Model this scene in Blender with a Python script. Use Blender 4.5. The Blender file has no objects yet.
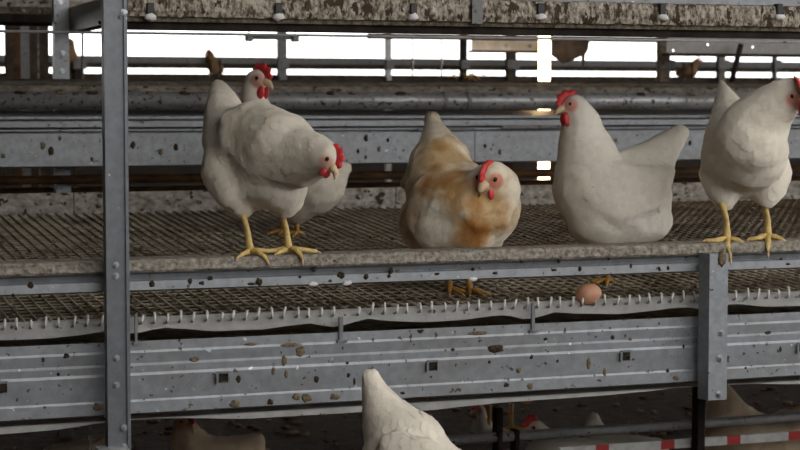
import bpy, bmesh, math, random
from mathutils import Vector, Matrix, noise

random.seed(7)
sc = bpy.context.scene
col = sc.collection

# ------------------------------------------------------------------ camera
F = 1850.0                      # focal length in pixels of the 800x450 frame
YAW = math.radians(20.0)
PITCH = math.atan(120.0 / F)
CAM = Vector((0.0, 0.0, 0.95))
FWD = Vector((math.sin(YAW) * math.cos(PITCH), math.cos(YAW) * math.cos(PITCH), -math.sin(PITCH)))
RGT = Vector((math.cos(YAW), -math.sin(YAW), 0.0))
UPV = RGT.cross(FWD)
cd = bpy.data.cameras.new('camera')
cd.sensor_fit = 'HORIZONTAL'
cd.sensor_width = 36.0
cd.lens = F / 800.0 * 36.0
cd.dof.use_dof = True
cd.dof.focus_distance = 3.62
cd.dof.aperture_fstop = 8.0
cam = bpy.data.objects.new('camera', cd)
col.objects.link(cam)
cam.matrix_world = Matrix.Translation(CAM) @ Matrix((RGT, UPV, -FWD)).transposed().to_4x4()
sc.camera = cam

# ------------------------------------------------------------------ world and exposure
w = bpy.data.worlds.new('overcast_sky')
sc.world = w
w.use_nodes = True
bg = w.node_tree.nodes['Background']
bg.inputs['Color'].default_value = (1.0, 0.99, 0.97, 1)
bg.inputs['Strength'].default_value = 1.0
sc.view_settings.view_transform = 'Standard'
sc.view_settings.look = 'None'
sc.view_settings.gamma = 1.0
sc.view_settings.use_curve_mapping = False
sc.view_settings.exposure = 1.62

# ------------------------------------------------------------------ measuring helpers
def ray(px, py):
    return FWD + RGT * ((px - 400.0) / F) + UPV * ((225.0 - py) / F)
def PD(px, py, D):
    return CAM + ray(px, py) * D
def PY(px, py, Y):
    r = ray(px, py)
    return CAM + r * (Y / r.y)
def PZ(px, py, Z):
    r = ray(px, py)
    return CAM + r * ((Z - CAM.z) / r.z)
def ZR(py, Y):                  # height of pixel row py (at the middle column) in the plane Y
    return PY(400, py, Y).z
def XC(px, Y, py=105):          # x of pixel column in the plane Y
    return PY(px, py, Y).x
def DY(px, Y):                  # camera depth of a column in plane Y
    return (PY(px, 225, Y) - CAM).dot(FWD)

# ------------------------------------------------------------------ materials
def new_mat(name):
    m = bpy.data.materials.new(name)
    m.use_nodes = True
    nt = m.node_tree
    b = nt.nodes['Principled BSDF']
    return m, nt, b
def nd(nt, t, **k):
    n = nt.nodes.new(t)
    for a, v in k.items():
        setattr(n, a, v)
    return n
def mixc(nt, fac, a, b):
    n = nd(nt, 'ShaderNodeMix', data_type='RGBA')
    for s, v in ((0, fac), (6, a), (7, b)):
        if isinstance(v, bpy.types.NodeSocket):
            nt.links.new(v, n.inputs[s])
        elif s == 0:
            n.inputs[0].default_value = v
        else:
            n.inputs[s].default_value = (*v, 1)
    return n.outputs[2]
def ramp(nt, src, p0, p1, c0=(0, 0, 0), c1=(1, 1, 1)):
    r = nd(nt, 'ShaderNodeValToRGB')
    r.color_ramp.elements[0].position = p0
    r.color_ramp.elements[1].position = p1
    r.color_ramp.elements[0].color = (*c0, 1)
    r.color_ramp.elements[1].color = (*c1, 1)
    nt.links.new(src, r.inputs[0])
    return r.outputs[0]
def tex(nt, scale, detail=3, stretch=(1, 1, 1), rough=0.55, off=0.0):
    g = nd(nt, 'ShaderNodeNewGeometry')
    mp = nd(nt, 'ShaderNodeMapping')
    mp.inputs['Scale'].default_value = stretch
    mp.inputs['Location'].default_value = (off, off * .7, off * 1.3)
    nt.links.new(g.outputs['Position'], mp.inputs['Vector'])
    n = nd(nt, 'ShaderNodeTexNoise')
    n.inputs['Scale'].default_value = scale
    n.inputs['Detail'].default_value = detail
    n.inputs['Roughness'].default_value = rough
    nt.links.new(mp.outputs[0], n.inputs['Vector'])
    return n.outputs['Fac']
def bump(nt, b, src, strength, dist=0.01):
    n = nd(nt, 'ShaderNodeBump')
    n.inputs['Strength'].default_value = strength
    n.inputs['Distance'].default_value = dist
    nt.links.new(src, n.inputs['Height'])
    nt.links.new(n.outputs[0], b.inputs['Normal'])

def galv(name, c=(0.34, 0.37, 0.42), metal=0.35, rough=0.42, dirt=0.35, dirt_col=(0.075, 0.055, 0.038), grime=0.3, off=0.0):
    m, nt, b = new_mat(name)
    sp = ramp(nt, tex(nt, 55, 2, off=off), 0.35, 0.65)
    base = mixc(nt, sp, tuple(v * 0.88 for v in c), tuple(min(1, v * 1.1) for v in c))
    st = ramp(nt, tex(nt, 7, 4, (1, 1, 4), off=off + 3), 0.42, 0.75)
    gm = nd(nt, 'ShaderNodeMath', operation='MULTIPLY'); gm.inputs[1].default_value = grime
    nt.links.new(st, gm.inputs[0])
    base = mixc(nt, gm.outputs[0], base, (0.16, 0.14, 0.115))
    lo = 0.74 - 0.2 * dirt
    sd = ramp(nt, tex(nt, 75, 3, off=off + 9), lo, lo + 0.025)
    base = mixc(nt, sd, base, dirt_col)
    wl = ramp(nt, tex(nt, 70, 2, off=off + 17), 0.73, 0.76)
    base = mixc(nt, wl, base, (0.62, 0.62, 0.6))
    nt.links.new(base, b.inputs['Base Color'])
    b.inputs['Metallic'].default_value = metal
    b.inputs['Roughness'].default_value = rough
    bump(nt, b, sd, 0.4, 0.004)
    return m
def rough_mat(name, c1, c2, scale=20, stretch=(1, 1, 1), lo=0.35, hi=0.65, rough=0.85, bs=0.4, c3=None, s3=60, lo3=0.62):
    m, nt, b = new_mat(name)
    n1 = tex(nt, scale, 5, stretch, 0.65)
    base = mixc(nt, ramp(nt, n1, lo, hi), c1, c2)
    if c3:
        base = mixc(nt, ramp(nt, tex(nt, s3, 3, stretch, off=5), lo3, lo3 + 0.04), base, c3)
    nt.links.new(base, b.inputs['Base Color'])
    b.inputs['Roughness'].default_value = rough
    b.inputs['Specular IOR Level'].default_value = 0.12
    bump(nt, b, n1, bs, 0.006)
    return m
def plain(name, c, rough=0.6, metal=0.0, var=0.12, scale=40):
    m, nt, b = new_mat(name)
    v = ramp(nt, tex(nt, scale, 3), 0.3, 0.7)
    nt.links.new(mixc(nt, v, tuple(x * (1 - var) for x in c), tuple(min(1, x * (1 + var)) for x in c)), b.inputs['Base Color'])
    b.inputs['Roughness'].default_value = rough
    b.inputs['Metallic'].default_value = metal
    return m
def emit(name, c, s):
    m, nt, b = new_mat(name)
    b.inputs['Base Color'].default_value = (*c, 1)
    b.inputs['Emission Color'].default_value = (*c, 1)
    b.inputs['Emission Strength'].default_value = s
    return m

M = {}
M['post'] = galv('post_zinc', (0.165, 0.178, 0.195), dirt=0.12, grime=0.2)
M['bracket'] = galv('bracket_zinc', (0.30, 0.32, 0.345), dirt=0.12, grime=0.15, off=4)
M['beam'] = galv('beam_zinc', (0.255, 0.27, 0.29), dirt=0.45, grime=0.35, off=2)
M['rail_zinc'] = galv('rail_zinc', (0.20, 0.212, 0.228), dirt=0.4, grime=0.25, off=6)
M['rear_beam'] = galv('rear_beam_zinc', (0.30, 0.312, 0.33), dirt=0.5, grime=0.35, off=11)
M['pipe'] = galv('pipe_zinc', (0.36, 0.365, 0.37), metal=0.45, rough=0.42, dirt=0.7, grime=0.7, off=21)
M['dull'] = galv('dull_zinc', (0.16, 0.165, 0.17), metal=0.2, rough=0.6, dirt=0.6, grime=0.7, off=31)
M['pale_zinc'] = galv('pale_zinc', (0.45, 0.46, 0.46), metal=0.2, rough=0.5, dirt=0.4, grime=0.4, off=37)
M['rust'] = rough_mat('rusty_steel', (0.035, 0.022, 0.014), (0.12, 0.062, 0.026), 12, (1, 1, 3), rough=0.8)
M['brown'] = rough_mat('brown_grime', (0.03, 0.023, 0.018), (0.085, 0.065, 0.048), 16, rough=0.9)
M['dark'] = rough_mat('dark_grime_shade', (0.012, 0.010, 0.009), (0.035, 0.028, 0.022), 16, rough=0.9)
M['crust'] = rough_mat('droppings_crust', (0.085, 0.062, 0.04), (0.52, 0.465, 0.385), 125, (1, 1, 0.5), 0.38, 0.62, bs=0.8, c3=(0.06, 0.044, 0.03), s3=60, lo3=0.56)
M['crust_brown'] = rough_mat('brown_crust', (0.045, 0.034, 0.022), (0.19, 0.155, 0.11), 90, (1, 1, 0.7), bs=0.8, c3=(0.4, 0.38, 0.34), s3=120, lo3=0.66)
M['rail_top'] = rough_mat('crusted_rail_top', (0.11, 0.088, 0.062), (0.47, 0.43, 0.37), 95, (1, 1, 1), 0.3, 0.7, bs=0.7, c3=(0.06, 0.042, 0.026), s3=70, lo3=0.66)
M['board'] = rough_mat('splashed_board', (0.13, 0.105, 0.08), (0.50, 0.465, 0.41), 40, (1, 1, 1.4), 0.3, 0.7, bs=0.3, c3=(0.05, 0.037, 0.025), s3=36, lo3=0.6)
M['dust'] = rough_mat('dusty_tin', (0.11, 0.09, 0.07), (0.26, 0.23, 0.19), 30, (1, 1, 2), bs=0.3, c3=(0.04, 0.03, 0.022), s3=44, lo3=0.6)
M['wire'] = rough_mat('grimy_wire', (0.20, 0.158, 0.108), (0.60, 0.515, 0.39), 9, lo=0.32, hi=0.68, bs=0.3, c3=(0.36, 0.33, 0.28), s3=90, lo3=0.64)
M['hook'] = plain('white_plastic', (0.62, 0.61, 0.58), 0.5)
M['belt'] = rough_mat('white_belt', (0.52, 0.51, 0.49), (0.70, 0.69, 0.67), 25, lo=0.3, hi=0.7, bs=0.15, c3=(0.16, 0.13, 0.10), s3=50, lo3=0.68)
M['under'] = rough_mat('manure', (0.04, 0.03, 0.02), (0.12, 0.095, 0.066), 30, bs=0.6, c3=(0.15, 0.125, 0.09), s3=80, lo3=0.66)
M['litter'] = rough_mat('litter', (0.022, 0.012, 0.007), (0.075, 0.043, 0.025), 22, bs=0.9, c3=(0.24, 0.17, 0.11), s3=60, lo3=0.66)
M['wood'] = rough_mat('dark_wall', (0.04, 0.033, 0.028), (0.08, 0.066, 0.055), 6, (1, 1, 8))
M['roof'] = plain('roof_panel', (0.35, 0.34, 0.32), 0.8)
M['bolt'] = plain('bolt_zinc', (0.42, 0.44, 0.47), 0.35, 0.7, 0.05)
M['black'] = plain('black_plastic', (0.012, 0.012, 0.012), 0.5)
M['lime'] = plain('white_lime', (0.68, 0.66, 0.66), 0.8)
M['dropping'] = rough_mat('dropping', (0.022, 0.016, 0.010), (0.075, 0.055, 0.034), 160, bs=0.6)
M['dropping_tan'] = rough_mat('dropping_tan', (0.10, 0.072, 0.042), (0.24, 0.19, 0.13), 160, bs=0.6)
M['tube'] = emit('warm_tube', (1.0, 0.66, 0.32), 4.0)
M['egg'] = plain('brown_eggshell', (0.52, 0.26, 0.16), 0.55, 0, 0.06, 60)
M['red'] = plain('red_paint', (0.50, 0.035, 0.03), 0.5)
M['white'] = plain('white_paint', (0.62, 0.62, 0.60), 0.5, var=0.2)
M['comb'] = plain('comb_red', (0.62, 0.035, 0.035), 0.5, 0, 0.2, 160)
M['wattle'] = plain('wattle_red', (0.60, 0.05, 0.05), 0.5, 0, 0.2, 160)
M['beak'] = plain('beak_horn', (0.68, 0.48, 0.30), 0.4)
M['eye'] = plain('eye_dark', (0.02, 0.012, 0.008), 0.15)
M['leg'] = plain('leg_yellow', (0.64, 0.45, 0.16), 0.55, 0, 0.25, 90)
M['leg_ochre'] = plain('leg_ochre', (0.50, 0.26, 0.055), 0.6, 0, 0.3, 90)
M['claw'] = plain('claw_horn', (0.55, 0.36, 0.24), 0.5)

def feathers(name, c=(0.80, 0.755, 0.66), dirt=0.15, dirt_col=(0.46, 0.30, 0.15), off=0.0, grey=0.3):
    m, nt, b = new_mat(name)
    big = ramp(nt, tex(nt, 9, 4, off=off), 0.30, 0.72)
    base = mixc(nt, big, tuple(v * (1 - 0.28 * grey) for v in c), c)
    dn = ramp(nt, tex(nt, 11, 5, off=off + 7, rough=0.62), 0.66 - 0.38 * dirt, 0.84 - 0.30 * dirt)
    base = mixc(nt, dn, base, dirt_col)
    sp = ramp(nt, tex(nt, 42, 2, off=off + 13), 0.79, 0.82)
    base = mixc(nt, sp, base, (0.2, 0.165, 0.12))
    at = nd(nt, 'ShaderNodeAttribute', attribute_name='tint')
    mul = nd(nt, 'ShaderNodeMix', data_type='RGBA', blend_type='MULTIPLY')
    mul.inputs[0].default_value = 1.0
    nt.links.new(base, mul.inputs[6]); nt.links.new(at.outputs['Color'], mul.inputs[7])
    nt.links.new(mul.outputs[2], b.inputs['Base Color'])
    b.inputs['Roughness'].default_value = 0.85
    b.inputs['Specular IOR Level'].default_value = 0.15
    b.inputs['Sheen Weight'].default_value = 0.15
    v = nd(nt, 'ShaderNodeTexVoronoi', feature='SMOOTH_F1')
    v.inputs['Scale'].default_value = 48
    g = nd(nt, 'ShaderNodeNewGeometry')
    mp = nd(nt, 'ShaderNodeMapping'); mp.inputs['Scale'].default_value = (1, 1, 0.75)
    nt.links.new(g.outputs['Position'], mp.inputs[0]); nt.links.new(mp.outputs[0], v.inputs['Vector'])
    ad = nd(nt, 'ShaderNodeMath', operation='MULTIPLY_ADD'); ad.inputs[1].default_value = 0.9
    nt.links.new(tex(nt, 60, 4, (1, 1, 0.5), off=off), ad.inputs[0]); nt.links.new(v.outputs['Distance'], ad.inputs[2])
    bump(nt, b, ad.outputs[0], 0.12, 0.010)
    return m

# ------------------------------------------------------------------ object helpers
def wloc(o):
    v = Vector((0, 0, 0))
    while o is not None:
        v = v + o.location
        o = o.parent
    return v
def thing(name, label, cat, loc, group=None, kind=None):
    o = bpy.data.objects.new(name, None)
    o.empty_display_size = 0.05
    col.objects.link(o)
    o.location = loc
    o['label'] = label
    o['category'] = cat
    if group: o['group'] = group
    if kind: o['kind'] = kind
    return o
def tag(o, label, cat, group=None, kind=None):
    o['label'] = label
    o['category'] = cat
    if group: o['group'] = group
    if kind: o['kind'] = kind
    return o
def link_mesh(name, me, mat, parent=None, origin=None, smooth=False):
    o = bpy.data.objects.new(name, me)
    col.objects.link(o)
    if parent is not None:
        o.parent = parent
        base = wloc(parent)
    else:
        base = Vector((0, 0, 0))
    org = origin if origin is not None else (sum((v.co for v in me.vertices), Vector()) / max(1, len(me.vertices)))
    me.transform(Matrix.Translation(-org))
    o.location = org - base
    if mat: me.materials.append(mat)
    if smooth:
        for p in me.polygons: p.use_smooth = True
    return o
def bm_obj(name, bm, mat, parent=None, origin=None, smooth=False):
    bmesh.ops.recalc_face_normals(bm, faces=bm.faces)
    me = bpy.data.meshes.new(name)
    bm.to_mesh(me); bm.free()
    return link_mesh(name, me, mat, parent, origin, smooth)
def add_box(bm, lo, hi, bev=0.0):
    c = (Vector(lo) + Vector(hi)) / 2
    s = Vector(hi) - Vector(lo)
    r = bmesh.ops.create_cube(bm, size=1.0, matrix=Matrix.Translation(c) @ Matrix.Diagonal((*s, 1)))
    if bev > 0:
        es = list({e for v in r['verts'] for e in v.link_edges})
        bmesh.ops.bevel(bm, geom=es, offset=bev, segments=2, profile=0.5, affect='EDGES')
def box(name, lo, hi, mat, parent=None, bev=0.0):
    bm = bmesh.new(); add_box(bm, lo, hi, bev)
    return bm_obj(name, bm, mat, parent)
def add_prism(bm, pts, x0, x1):           # closed (Y,Z) polygon extruded along X
    a = [bm.verts.new((x0, y, z)) for y, z in pts]
    b = [bm.verts.new((x1, y, z)) for y, z in pts]
    n = len(pts)
    bm.faces.new(a); bm.faces.new(b[::-1])
    for i in range(n):
        bm.faces.new((a[i], a[(i + 1) % n], b[(i + 1) % n], b[i]))
def prism(name, pts, x0, x1, mat, parent=None):
    bm = bmesh.new(); add_prism(bm, pts, x0, x1)
    return bm_obj(name, bm, mat, parent)
def sheet(name, line, x0, x1, t, mat, parent=None):    # an open (Y,Z) line with a thickness t towards +Y
    pts = list(line) + [(y + t, z - 0.0006) for y, z in reversed(line)]
    return prism(name, pts, x0, x1, mat, parent)
def add_tube(bm, pts, rads, seg=10, cap=True):
    pts = [Vector(p) for p in pts]
    rings = []
    for i, p in enumerate(pts):
        d = (pts[min(i + 1, len(pts) - 1)] - pts[max(i - 1, 0)]).normalized()
        a = d.cross(Vector((0, 0, 1)) if abs(d.z) < 0.9 else Vector((1, 0, 0))).normalized()
        b = d.cross(a)
        r = rads[i] if isinstance(rads, (list, tuple)) else rads
        rings.append([bm.verts.new(p + (a * math.cos(2 * math.pi * k / seg) + b * math.sin(2 * math.pi * k / seg)) * r) for k in range(seg)])
    for r0, r1 in zip(rings, rings[1:]):
        for k in range(seg):
            bm.faces.new((r0[k], r0[(k + 1) % seg], r1[(k + 1) % seg], r1[k]))
    if cap:
        bm.faces.new(rings[0][::-1]); bm.faces.new(rings[-1])
def tube(name, pts, rads, mat, parent=None, seg=10, smooth=True):
    bm = bmesh.new(); add_tube(bm, pts, rads, seg)
    return bm_obj(name, bm, mat, parent, None, smooth)
_ICO = {}
def add_ball(bm, c, r, scale=(1, 1, 1), rot=None, sub=2):
    m = Matrix.Translation(c) @ (rot.to_4x4() if rot is not None else Matrix.Identity(4)) @ Matrix.Diagonal((r * scale[0], r * scale[1], r * scale[2], 1))
    if sub not in _ICO:
        t = bmesh.new(); bmesh.ops.create_icosphere(t, subdivisions=sub, radius=1.0)
        t.verts.index_update()
        _ICO[sub] = ([v.co.copy() for v in t.verts], [[v.index for v in f.verts] for f in t.faces]); t.free()
    vv, ff = _ICO[sub]
    nv = [bm.verts.new(m @ v) for v in vv]
    for f in ff: bm.faces.new([nv[i] for i in f])
def lump(name, c, size, mat, parent, seed, nrm=(0, -1, 0)):
    """a dried lump stuck on a face with normal nrm; size = (half width x, depth, half height)"""
    bm = bmesh.new()
    bmesh.ops.create_icosphere(bm, subdivisions=2, radius=1.0)
    for v in bm.verts:
        k = 1 + 0.55 * noise.noise(v.co * 1.7 + Vector((seed * 3.1, seed * 1.7, seed)))
        v.co = Vector((v.co.x * size[0] * k, v.co.y * size[1], v.co.z * size[2] * k)) + Vector(c)
    return bm_obj(name, bm, mat, parent, None, True)
def bolt(c, r, parent, name='bolt'):
    """hexagon head with washer, facing the camera side (-Y)"""
    bm = bmesh.new()
    c = Vector(c)
    for rr, d0, d1, seg in ((r * 1.35, 0, 0.0018, 16), (r, 0.0018, 0.0065, 6), (r * 0.5, 0.0065, 0.0085, 10)):
        m = Matrix.Translation(c + Vector((0, -(d0 + d1) / 2, 0))) @ Matrix.Rotation(math.pi / 2, 4, 'X')
        bmesh.ops.create_cone(bm, cap_ends=True, segments=seg, radius1=rr, radius2=rr * 0.94, depth=d1 - d0, matrix=m)
    return bm_obj(name, bm, M['bolt'], parent)

X0, X1 = -0.6, 4.6              # reach of the long members along the row
YF, YB = 3.38, 5.10             # front and rear plane of the tier

# ------------------------------------------------------------------ setting
def structure(o, label=None):
    o['kind'] = 'structure'
    if label: o['label'] = label
    return o
bm = bmesh.new()
nx, ny = 90, 70
fx0, fx1, fy0, fy1 = -9.0, 17.0, -9.0, 12.0
vs = [[bm.verts.new((fx0 + (fx1 - fx0) * i / nx, fy0 + (fy1 - fy0) * j / ny, 0)) for j in range(ny + 1)] for i in range(nx + 1)]
for i in range(nx):
    for j in range(ny):
        bm.faces.new((vs[i][j], vs[i + 1][j], vs[i + 1][j + 1], vs[i][j + 1]))
structure(bm_obj('floor', bm, M['litter'], None, Vector((0, 0, 0))), 'dark brown litter floor under the tiers')
YW = 10.0
WB = ZR(81, YW)
bm = bmesh.new()
add_box(bm, (-9, YW, 0), (17, YW + 0.12, WB))
add_box(bm, (-9, YW, CAM.z + 0.66), (17, YW + 0.12, 3.4))
add_box(bm, (-9, YW, WB), (-8.4, YW + 0.12, CAM.z + 0.66))
add_box(bm, (16.4, YW, WB), (17, YW + 0.12, CAM.z + 0.66))
structure(bm_obj('wall_back', bm, M['wood']), 'dark rear wall with a long open window strip')
bm = bmesh.new(); add_box(bm, (-9, 0.6, 3.4), (17, YW + 0.2, 3.5)); add_box(bm, (-9, -2.6, 3.4), (0.3, 0.6, 3.5))  # second slab added out of view so light enters from the right
structure(bm_obj('ceiling', bm, M['roof']), 'pale roof panels above the tiers, extended out of view to shade the left')

bm = bmesh.new(); add_box(bm, (-9, -2.6, 0), (17, -2.5, 1.3)); add_box(bm, (-9, -2.6, 1.3), (0.3, -2.5, 3.4))  # added unseen wall: holds daylight back from the pen and the left
structure(bm_obj('shade_wall_front', bm, M['wood']), 'added light-blocking wall out of view on the viewer side')
structure(box('shade_wall_left', (-1.5, -2.5, 0), (-1.4, YW, 3.4), M['wood']), 'added dark wall out of view that shades the left side')  # added out of view to darken the left side

# ------------------------------------------------------------------ front post (full height, left)
pxc = 116.0
yf = YF - 0.052
xa = XC(105.5, yf, 225); xb = XC(128.5, yf, 225)
post = thing('steel_post', 'full-height galvanized steel upright in front of the tiers, left', 'post', (xa, YF, 0))
bm = bmesh.new()
t = 0.0025
lip = 0.008
prof = [(xa, yf + 0.022), (xa, yf), (xb, yf), (xb, yf + 0.022), (xb - t, yf + 0.022), (xb - t, yf + t), (xa + t, yf + t), (xa + t, yf + 0.022)]
def vprism(bm, prof, z0, z1):
    a = [bm.verts.new((x, y, z0)) for x, y in prof]; b = [bm.verts.new((x, y, z1)) for x, y in prof]
    n = len(prof)
    bm.faces.new(a[::-1]); bm.faces.new(b)
    for i in range(n): bm.faces.new((a[i], a[(i + 1) % n], b[(i + 1) % n], b[i]))
vprism(bm, prof, 0.0, 1.9)
bm_obj('channel', bm, M['post'], post)
bm = bmesh.new()
add_box(bm, (xa, yf - 0.004, 0.0), (xa + 0.005, yf, 1.9)); bm_obj('left_bead', bm, M['post'], post)
bm = bmesh.new()
add_box(bm, (xb - 0.006, yf - 0.005, 0.0), (xb, yf, 1.9)); bm_obj('right_bead', bm, M['post'], post)
for py, px, r in ((265, 116, .0045), (276, 116, .0045), (358, 116.5, .0045), (385, 116.5, .0045)):
    bolt(PY(px, py, yf), r, post)
for py in (12, 428, 446.5):
    c = PY(124, py, yf - 0.002); bolt(c, .005, post)
box('foot_plate', (XC(97, yf, 447), yf - 0.03, PY(116, 449.5, yf).z), (XC(126, yf, 447), yf + 0.02, PY(116, 446.5, yf).z), M['pale_zinc'], post)
c0 = PY(127.5, 422, yf); c1 = PY(131.5, 450, yf)
box('side_clip', (c0.x, yf + .002, c1.z), (c1.x, yf + 0.03, c0.z), M['bracket'], post, 0.001)

# ------------------------------------------------------------------ perch rail
Z = lambda py, Y=YF: ZR(py, Y)
rail = thing('perch_rail', 'long galvanized perch rail with droppings-crusted top along the deck front', 'rail', (1.3, YF, Z(282)))
yr = YF + 0.0
ln = []
pr = [(yr - .006, Z(264)), (yr - .010, Z(262)), (yr - .010, Z(254.5)), (yr - .006, Z(252.3)), (yr + .0, Z(251.8)), (yr + .055, Z(251.8)), (yr + .055, Z(264))]
RAILZ = Z(251.8)
bm = bmesh.new()
# crusted wooden top: cut along its length so the crust can be lumpy
N = 260
rows = []
for i in range(N + 1):
    x = X0 + (X1 - X0) * i / N
    ring = []
    for k, (y, z) in enumerate(pr):
        n = noise.noise(Vector((x * 55, k * 1.7, 0.3))) * 0.0016 + noise.noise(Vector((x * 18, k * .7, 9.3))) * 0.0012
        amp = 1.0 if 0 < k < 5 else 0.0
        ring.append(bm.verts.new((x, y + n * amp, z + n * 0.6 * amp)))
    rows.append(ring)
for a, b in zip(rows, rows[1:]):
    for k in range(len(pr)):
        bm.faces.new((a[k], a[(k + 1) % len(pr)], b[(k + 1) % len(pr)], b[k]))
bm.faces.new(rows[0]); bm.faces.new(rows[-1][::-1])
bm_obj('crusted_top', bm, M['rail_top'], rail)
sheet('front_channel', [(yr + .001, Z(263)), (yr + .001, Z(265)), (yr + .006, Z(266.5)), (yr + .008, Z(271.4)), (yr + .000, Z(272.8)), (yr - .002, Z(281)), (yr + .012, Z(282.6))], X0, X1, 0.003, M['rail_zinc'], rail)
sheet('back_web', [(yr + .050, Z(263)), (yr + .050, Z(279))], X0, X1, 0.003, M['rail_zinc'], rail)
bm = bmesh.new()
for i, (px, py, sx, sz) in enumerate([(314, 269, 4, 4), (259, 282, 5, 6), (252, 284, 8, 2), (210, 278, 4, 3), (202, 283, 4, 3), (341, 275, 6, 5), (366, 277, 4, 4), (391, 271, 4, 5), (389, 276, 2.5, 3), (330, 281, 3, 2),
        (473, 269, 3, 3), (437, 274, 4, 2), (495, 273, 4, 2), (559, 260, 3, 5), (554, 270, 5, 2), (580, 269, 3, 4), (631, 266, 2, 4), (609, 258, 3, 4), (659, 269, 2.5, 4), (668, 268, 2.5, 3.5), (788, 264, 4, 2), (31, 285, 4, 5), (152, 284, 4, 5), (190, 281, 3, 4), (13, 295, 2, 3), (40, 296, 2, 3), (781, 259, 3, 2), (300, 277, 2, 2), (522, 262, 3, 2)]):
    p = PY(px, py, yr - .001)
    lump('dropping', (p.x, yr - .001, p.z), (sx * .0013, .0028, sz * .0013), M['dropping'], rail, i)
for px, py in ((313, 284), (347, 283), (472, 279)):
    p = PY(px, py, yr)
    lump('lime_splash', (p.x, yr - .0015, p.z), (.010, .003, .0045), M['lime'], rail, px)

# ------------------------------------------------------------------ sloping wire floor with egg hooks
FY0, FZ0 = YF + 0.03, ZR(313, YF + 0.03)
FY1, FZ1 = YB, ZR(207, YB)
slope = (FZ1 - FZ0) / (FY1 - FY0)
def floor_z(y): return FZ0 + slope * (y - FY0)
FN = Vector((0, -slope, 1)).normalized()
def PF(px, py, lift=0.0):
    r = ray(px, py)
    o = Vector((0, FY0, FZ0)) + FN * lift
    t = (o - CAM).dot(FN) / r.dot(FN)
    return CAM + r * t
wf = thing('wire_floor', 'dirty sloping wire-mesh floor the hens stand on', 'mesh floor', (1.3, FY0, FZ0))
bm = bmesh.new()
PITCHX = 0.0254
xw = X0
i = 0
hookx = []
while xw < X1:
    j = (random.random() - .5) * .003
    add_tube(bm, [(xw, FY0, FZ0), (xw + j, (FY0 + FY1) / 2, floor_z((FY0 + FY1) / 2) - .002), (xw, FY1, FZ1)], 0.0026, 6)
    hookx.append(xw)
    xw += PITCHX
bm_obj('length_wires', bm, M['wire'], wf, None, True)['kind'] = 'stuff'
bm = bmesh.new()
y = FY0 + .004
k = 0
while y < FY1:
    n = 40
    add_tube(bm, [(X0 + (X1 - X0) * q / n, y + .0015 * noise.noise(Vector((q * .9, k * 3.3, 0))), floor_z(y) - .003 + .0016 * noise.noise(Vector((q * .7, k * 2.1, 4)))) for q in range(n + 1)], 0.0023, 5)
    y += 0.036; k += 1
bm_obj('cross_wires', bm, M['wire'], wf, None, True)['kind'] = 'stuff'
# white upturned wire ends
hookme = None
for q, xw in enumerate(hookx):
    if xw < 0.25 or xw > 2.35: continue
    if random.random() < 0.04: continue
    if hookme is None:
        bmh = bmesh.new()
        add_tube(bmh, [(0, .016, .000), (0, .004, -.001), (0, -.008, .002), (0.0004, -.0105, .010), (0.0012, -.0095, .017), (.0018, -.007, .0225)], [.0022, .0026, .0027, .0027, .0026, .0022], 7)
        hookme = bpy.data.meshes.new('wire_hook'); bmesh.ops.recalc_face_normals(bmh, faces=bmh.faces); bmh.to_mesh(hookme); bmh.free()
        for p in hookme.polygons: p.use_smooth = True
        hookme.materials.append(M['hook'])
    o = bpy.data.objects.new('wire_hook', hookme); col.objects.link(o)
    o.parent = wf
    o.location = Vector((xw, FY0, FZ0)) - wf.location
    s = random.uniform(.75, 1.05)
    o.scale = (1, 1, s)
    o.rotation_euler = (random.uniform(-.1, .1), random.uniform(-.12, .22), random.uniform(-.25, .25))

# bits of straw, dry droppings and down lying in the mesh
bm = bmesh.new()
for i in range(5200):
    y = FY0 + .01 + (FY1 - FY0 - .02) * random.random() ** 2.0
    x = random.uniform(0.2, 3.6)
    if y > FY0 + .2 and noise.noise(Vector((x * 5, y * 5, 2))) < -.15: continue
    c = Vector((x, y, floor_z(y) + .001))
    s = random.uniform(.002, .006)
    add_ball(bm, c, s, (random.uniform(.7, 1.8), random.uniform(.7, 1.5), random.uniform(.3, .7)), Matrix.Rotation(random.random() * 3, 3, 'Z'), 1)
bm_obj('dried_litter', bm, rough_mat('dry_litter', (0.10, 0.075, 0.05), (0.40, 0.34, 0.26), 40), wf)['kind'] = 'stuff'

# egg belt: lies under the front of the mesh and hangs over in a wavy lip
def lerp_knots(kn, x):
    if x <= kn[0][0]: return kn[0][1]
    for (a, b), (c, d) in zip(kn, kn[1:]):
        if x <= c:
            t = (x - a) / (c - a)
            t = t * t * (3 - 2 * t) * .5 + t * .5
            return b + (d - b) * t
    return kn[-1][1]
def row_knots(kn, Y):
    out = []
    for px, py in kn:
        p = PY(px, py, Y); out.append((p.x, p.z))
    return out
def wavy_belt(name, kn, Y, ztop, back, rise, lipw, mat, label, cat):
    kz = row_knots(kn, Y)
    bm = bmesh.new()
    n = 220
    rows = []
    for i in range(n + 1):
        x = X0 + (X1 - X0) * i / n
        zb = lerp_knots(kz, x)
        wob = noise.noise(Vector((x * 6, 1, Y))) * .004
        line = [(Y + back, ztop - rise - .02), (Y + .06, ztop - rise - .008), (Y + .02, ztop - .003), (Y + .010, ztop), (Y + .003 + wob * .3, ztop - lipw * .35), (Y - .002 + wob * .6, (ztop + zb) / 2 - lipw * .2), (Y - .002 + wob, zb)]
        rows.append([bm.verts.new((x, a, b)) for a, b in line])
    for a, b in zip(rows, rows[1:]):
        for k in range(len(a) - 1):
            bm.faces.new((a[k], a[k + 1], b[k + 1], b[k]))
    bmesh.ops.solidify(bm, geom=bm.faces, thickness=.0016)
    return tag(bm_obj(name, bm, mat, None, None, True), label, cat)
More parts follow.
